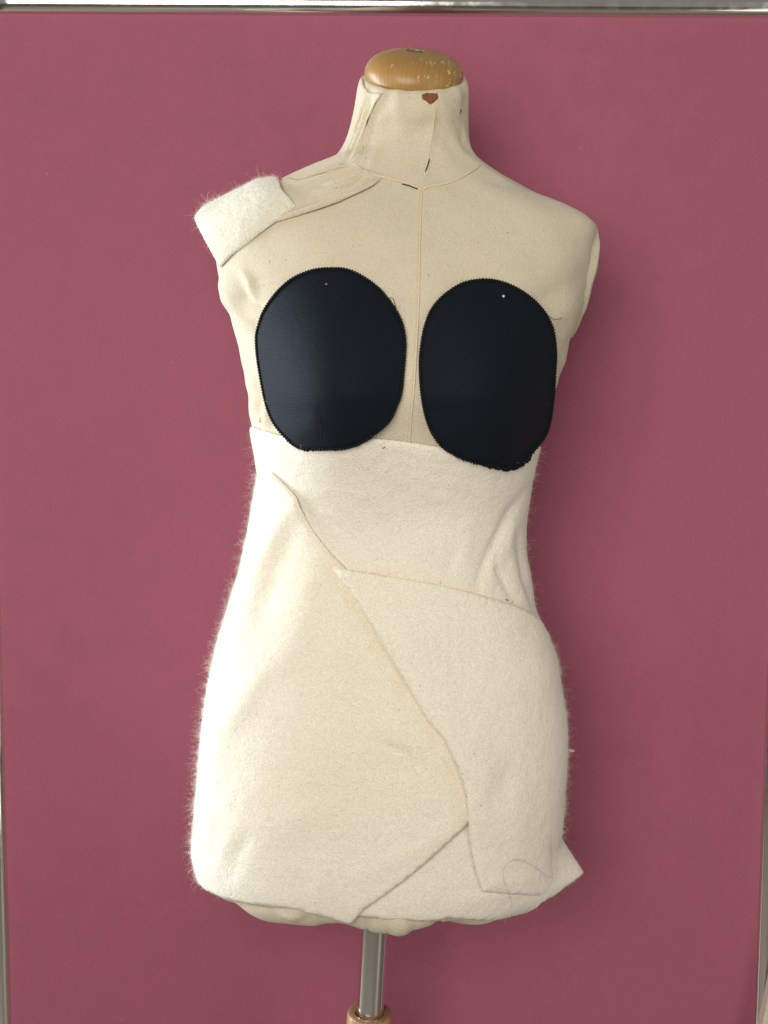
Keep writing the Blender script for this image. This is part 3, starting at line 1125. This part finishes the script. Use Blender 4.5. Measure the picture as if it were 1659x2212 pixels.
# --- felt laid over the left shoulder
ridge = np.array([(600, 395), (568, 398), (530, 414), (474, 439), (440, 458), (425, 474)], float)
front = np.array([(640, 446), (618, 464), (565, 502), (531, 530), (502, 551), (478, 577)], float)
ns, ntt = 70, 61
rp = resample(ridge, 1)[np.linspace(0, len(resample(ridge, 1)) - 1, ns).astype(int)]
fp = resample(front, 1)[np.linspace(0, len(resample(front, 1)) - 1, ns).astype(int)]
rw = unproj(rp[:, 0], rp[:, 1], 0.004)
th_, v_t = locate(np.maximum(fp[:, 0], 478), fp[:, 1])
sp = S(th_, v_t, np.full_like(th_, .0012))
fwd = unproj(fp[:, 0], fp[:, 1], sp[:, 1])
bk = rw + np.array([0, .050, -.030]); bk[:, 0] += .035 * np.linspace(0, 1, ns)**2; bk[:, 2] += .012 * np.linspace(0, 1, ns)
V = np.zeros((ns, ntt, 3))
for j in range(ntt):
    t = j / (ntt - 1)
    if t <= .62:
        ph = (1 - t / .62) * math.pi / 2          # pi/2 at the front edge, 0 at the ridge
        e = fwd
    else:
        ph = (t - .62) / .38 * math.pi / 2
        e = bk
    sy = math.sin(ph); cz = math.cos(ph)
    bx = 1 - cz
    V[:, j, 0] = rw[:, 0] + (e[:, 0] - rw[:, 0]) * bx
    V[:, j, 1] = rw[:, 1] + (e[:, 1] - rw[:, 1]) * (sy**1.0)
    V[:, j, 2] = e[:, 2] + (rw[:, 2] - e[:, 2]) * (cz**1.0)
# notch at the inner edge corner and uneven cut
js = np.linspace(0, 1, ntt)
notch = .003 * np.exp(-((js - .16) / .10)**2)
for i in range(10):
    V[i, :, 0] -= notch * (1 - i / 10)**1.5
V[:, :, 1] -= (.0012 * np.sin(np.linspace(0, 7, ns))[:, None] * np.sin(np.linspace(.5, 5, ntt))[None, :])
V += RNG.normal(0, .00012, V.shape)
du = np.gradient(V, axis=0); dv = np.gradient(V, axis=1)
nr = np.cross(du, dv); nr /= np.linalg.norm(nr, axis=-1)[..., None] + 1e-12
if nr[ns // 2, ntt // 3] @ np.array([0, -1, .5]) < 0: nr = -nr
ii = np.minimum(np.arange(ns), ns - 1 - np.arange(ns))[:, None] / 3.0
jj = np.minimum(np.arange(ntt), ntt - 1 - np.arange(ntt))[None, :] / 3.0
rim = .5 + .5 * np.clip(np.minimum(ii, jj), 0, 1)**.5
outer = (V + nr * (.0023 * rim)[..., None]).reshape(-1, 3)
inner = V.reshape(-1, 3)
T = []
for i in range(ns - 1):
    for j in range(ntt - 1):
        a, b, c, d = i * ntt + j, (i + 1) * ntt + j, (i + 1) * ntt + j + 1, i * ntt + j + 1
        T += [(a, b, c), (a, c, d)]
T = np.array(T)
c = outer[T[:, 0]]; cr = np.cross(outer[T[:, 1]] - c, outer[T[:, 2]] - c)
if (cr * nr.reshape(-1, 3)[T[:, 0]]).sum() < 0: T = T[:, ::-1]
felt_d = thick('felt_shoulder_pad', outer, inner, T, M_FELT_D)
tag(felt_d, 'off white felt scrap folded over the left shoulder with a fuzzy outer end', 'felt', 'felt pieces padding the form')
cx_ = outer[T[:, 0]]
wt = .12 + 3 * smooth(-cx_[:, 0], .150, .178) + 1.2 * (np.abs(cr[:, 2]) > .8 * np.linalg.norm(cr, axis=1))
fuzz(felt_d, outer, T, 2600, 300, wt, 3000)

# ------------------------------------------------------------------ bust pads
def crop_pts(pts, ox, oy, sc):
    p = np.asarray(pts, float)
    return np.stack([(ox + p[:, 0] / sc) * .8641, (oy + p[:, 1] / sc) * .8641], -1)


PAD_L = crop_pts([(850, 120), (1000, 130), (1150, 195), (1300, 305), (1400, 420), (1480, 540), (1530, 660), (1552, 800), (1548, 950), (1535, 1100), (1515, 1290),
                  (1470, 1420), (1400, 1560), (1250, 1690), (1100, 1780), (950, 1815), (750, 1822), (620, 1822), (520, 1790), (430, 1710), (330, 1590), (270, 1470),
                  (230, 1330), (200, 1180), (170, 1000), (155, 850), (155, 740), (180, 640), (215, 540), (280, 430), (370, 320), (480, 225), (600, 165), (720, 130)], 600, 640, 3.770)
PAD_R = crop_pts([(780, 150), (900, 160), (1020, 195), (1130, 250), (1250, 335), (1340, 430), (1400, 520), (1440, 620), (1460, 740), (1468, 870), (1460, 1020),
                  (1450, 1200), (1430, 1380), (1400, 1540), (1350, 1650), (1260, 1760), (1190, 1850), (1110, 1915), (1030, 1930), (900, 1915), (790, 1890), (650, 1855),
                  (520, 1800), (400, 1720), (310, 1600), (250, 1450), (215, 1280), (195, 1100), (192, 900), (205, 760), (235, 600), (290, 450), (380, 330), (500, 235), (620, 175)], 1000, 660, 3.770)


def closed_smooth(pts, step):
    n = len(pts)
    ext = np.vstack([pts[-4:], pts, pts[:4]])
    out = []
    for i in range(4, 4 + n):
        p0, p1, p2, p3 = ext[i - 1], ext[i], ext[i + 1], ext[(i + 2) % len(ext)]
        k = max(2, int(np.hypot(*(p2 - p1)) / step))
        for j in range(k):
            t = j / k
            out.append(.5 * (2 * p1 + (p2 - p0) * t + (2 * p0 - 5 * p1 + 4 * p2 - p3) * t**2 + (-p0 + 3 * p1 - 3 * p2 + p3) * t**3))
    return np.array(out)


def make_pad(pts, label, dart, thread, frayed):
    out = closed_smooth(pts, 3.0)
    P, T, d = flat_mesh(out, 5.0, 0.05)
    dome = .0030 + .0060 * (1 - (1 - np.clip(d / 120, 0, 1))**2)
    dz = ridge_field(P[:, 0], P[:, 1], [(dart, -.0003, 4.5), ([(q[0] - 14, q[1]) for q in dart], .0004, 16)])
    def over(py): return .0045 * smooth(py, 880, 945)
    outer = locate_depth(P[:, 0], P[:, 1], dome + dz + over(P[:, 1]))
    inner = locate_depth(P[:, 0], P[:, 1], .0018 + over(P[:, 1]))
    c = outer[T[:, 0]]
    if np.cross(outer[T[:, 1]] - c, outer[T[:, 2]] - c)[:, 1].sum() > 0: T = T[:, ::-1]
    o = thick('bust_pad', outer, inner, T, M_BLACK)
    tag(o, label, 'bust pad', 'black bust pads pinned on the form')
    # overlocked edge: a rope of small loops
    ring = closed_smooth(pts, 0.9)
    L = np.r_[0, np.cumsum(np.linalg.norm(np.diff(ring, axis=0), axis=1))]
    s = np.arange(0, L[-1], 0.8)
    rx, ry = np.interp(s, L, ring[:, 0]), np.interp(s, L, ring[:, 1])
    ph = 2 * np.pi * s / 6.0 + .9 * np.sin(s * .05) + np.cumsum(RNG.normal(0, .09, len(s)))
    q = locate_depth(rx, ry, .0026 + .0004 * np.sin(ph) + over(ry))
    fr = 1 + .35 * frayed * smooth(ry, ry.max() - 60, ry.max() - 15) * RNG.normal(0, 1, len(s))
    rad = (.00120 + .00062 * np.sin(ph)) * np.clip(fr, .5, 1.9)
    v_, f_ = tube(q, rad, 8, closed=True)
    e = mesh_obj('edge_stitching', v_, f_, M_STITCH); e.parent = o
    q = resample(dart, 3)
    q = locate_depth(q[:, 0], q[:, 1], .0077 + over(q[:, 1]))
    v_, f_ = tube(q, .00035, 6)
    e = mesh_obj('dart_seam', v_, f_, M_STITCH); e.parent = o
    for tl_ in thread:
        q = resample(tl_, 2)
        q = locate_depth(q[:, 0], q[:, 1], .0030 + .0012 * np.sin(np.linspace(0, 3.1, len(q))))
        v_, f_ = tube(q, .00022, 6)
        e = mesh_obj('loose_thread', v_, f_, M_STITCH); e.parent = o
    return o


def cp(pts, ox, oy, sc=3.770): return [tuple(q) for q in crop_pts(pts, ox, oy, sc)]


pad_l = make_pad(PAD_L, 'black ribbed bust pad on the left, pinned with a dark red pin', cp([(748, 1340), (756, 1450), (760, 1580), (765, 1720)], 600, 640),
                 [cp([(1190, 222), (1240, 250), (1300, 290), (1360, 350), (1395, 405), (1420, 392), (1442, 400), (1455, 440), (1470, 490)], 600, 640),
                  cp([(1300, 310), (1350, 345), (1390, 410), (1410, 412), (1425, 418)], 600, 640)], 0.5)
pad_r = make_pad(PAD_R, 'black ribbed bust pad on the right, hanging lower, pinned with a tiny headed pin', cp([(968, 1330), (978, 1420), (965, 1560), (940, 1680)], 1000, 660),
                 [cp([(1380, 478), (1420, 500), (1460, 522), (1500, 518), (1530, 508)], 1000, 660)], 1.0)


# ------------------------------------------------------------------ pins, threads, lint
def sphere(r, nu=16, nv_=10, sq=(1, 1, 1)):
    return lathe([(r * math.sin(math.pi * k / nv_), -r * math.cos(math.pi * k / nv_)) for k in range(nv_ + 1)], nu)


def make_pin(pos, out_dir, rad, mat, label, cone=False):
    out_dir = np.array(out_dir, float); out_dir /= np.linalg.norm(out_dir)
    root = empty('dressmaking_pin', tuple(pos))
    tag(root, label, 'pin', 'pins holding the padding')
    if cone:
        v_, f_ = lathe([(0, -.001), (rad, -.001), (rad * 1.05, .0), (rad * .8, rad * 1.4), (rad * .45, rad * 2.5), (rad * .2, rad * 2.9), (0, rad * 3.0)], 16)
    else:
        v_, f_ = sphere(rad)
    v_ = frame_xform(v_, pos, out_dir, (0, 0, 1))
    attach(mesh_obj('head', v_, f_, mat), root)
    v_, f_ = tube(np.array([np.asarray(pos) - out_dir * t for t in (rad * .8, .006, .012)]), .00028, 8)
    attach(mesh_obj('shaft', v_, f_, M_PIN_STEEL), root)
    return root


p = locate_depth(np.array([706.0]), np.array([614.0]), np.array([.0090]))[0]
make_pin(p, (-.1, -1, .25), .0012, M_PIN_RED, 'pin with tiny dark red head near the top of the left black pad')
p = locate_depth(np.array([1087.5]), np.array([640.0]), np.array([.0095]))[0]
make_pin(p, (.1, -1, .25), .0012, M_PIN_WHITE, 'pin with tiny head, its reflection painted pale, near the top of the right black pad')
th1, v1 = locate(np.array([1205.0]), np.array([1622.0]))
p = unproj(1229, 1622, -.015)
make_pin(p, (1, -.15, .06), .0019, M_PIN_WHITE, 'white pointed pin head sticking out of the felt at the right hip', True)
p = S(*locate(np.array([562.0]), np.array([908.0])), np.array([-.0010]))[0]
make_pin(p, (-.6, -.8, .1), .0026, M_PIN_AMBER, 'amber pin head sunk in the gathered jersey above the felt at left')

hair = crop_pts([(1300, 660), (1250, 650), (1190, 600), (1120, 555), (1050, 525), (1000, 520), (950, 545), (920, 590), (912, 640), (925, 700), (945, 760), (970, 810),
                 (982, 860), (975, 905), (960, 940), (935, 975), (928, 990), (935, 1005)], 960, 1980, 3.072)
h = resample(hair, 3)
q = locate_depth(h[:, 0], h[:, 1], .0100)
q[:, 1] = np.minimum(q[:, 1], q[len(q) * 2 // 3, 1])  + np.linspace(0, .0, len(q))
q = unproj(h[:, 0], h[:, 1], np.minimum(locate_depth(h[:, 0], np.minimum(h[:, 1], 1940), .0118)[:, 1], -.055))
v_, f_ = tube(q, .00016, 6)
tag(mesh_obj('loose_hair', v_, f_, M_HAIR), 'long tan thread looping over the felt hem at lower right', 'thread')

LINT = [(felt_c, 1079, 1297, .0016, 0), (felt_c, 1090, 1302, .0009, 0), (felt_a, 828, 962, .0009, 1), (felt_c, 932, 1541, .0011, 2), (felt_a, 945, 1259, .0008, 0),
        (felt_b, 1000, 1712, .0007, 0), (felt_c, 1250 * .9, 1490, .0005, 2)]
for par, x, y, r_, k in LINT:
    th_, v_p = locate(np.array([float(x)]), np.array([float(y)]))
    off = {0: .0105, 1: .0042, 2: .0078}[k]
    c0 = S(th_, v_p, np.array([off]))[0]
    t = np.linspace(-1, 1, 6)
    ang = RNG.uniform(0, 3)
    ln = r_ * (1.2 if k != 1 else 2.2)
    q = np.stack([c0[0] + ln * t * math.cos(ang), np.full(6, c0[1] - .0003), c0[2] + ln * t * math.sin(ang) + .3 * ln * t**2], -1)
    v_, f_ = tube(q, r_ * .35 * (1.1 - t**2), 6)
    e = mesh_obj('lint', v_, f_, M_LINT); e.parent = par

# ------------------------------------------------------------------ the corner of a cream card at lower right
a, b = unproj(1659, 2155, .10), unproj(1643, 2230, .10)
d = (b - a) / np.linalg.norm(b - a); nrm_ = np.array([-d[2], 0, d[0]]); nrm_ *= -np.sign(nrm_[0] + 1e-9)
nrm_ = np.array([abs(nrm_[0]), 0, -nrm_[2] if nrm_[0] < 0 else nrm_[2]])
p0 = a - d * .16; p1 = a + d * .62
right_ = np.array([math.cos(R(-14)), 0, math.sin(R(-14))])
V = []
for y_ in (.0, .012):
    for c0 in (p0, p1, p1 + right_ * .25, p0 + right_ * .05):
        V.append(c0 + np.array([0, y_, 0]))
f = [(0, 1, 2, 3), (7, 6, 5, 4), (0, 4, 5, 1), (1, 5, 6, 2), (2, 6, 7, 3), (3, 7, 4, 0)]
tag(mesh_obj('cream_card', V, f, M_CREAM, None, False), 'slanted edge of a cream card leaning before the frame at lower right corner', 'card')
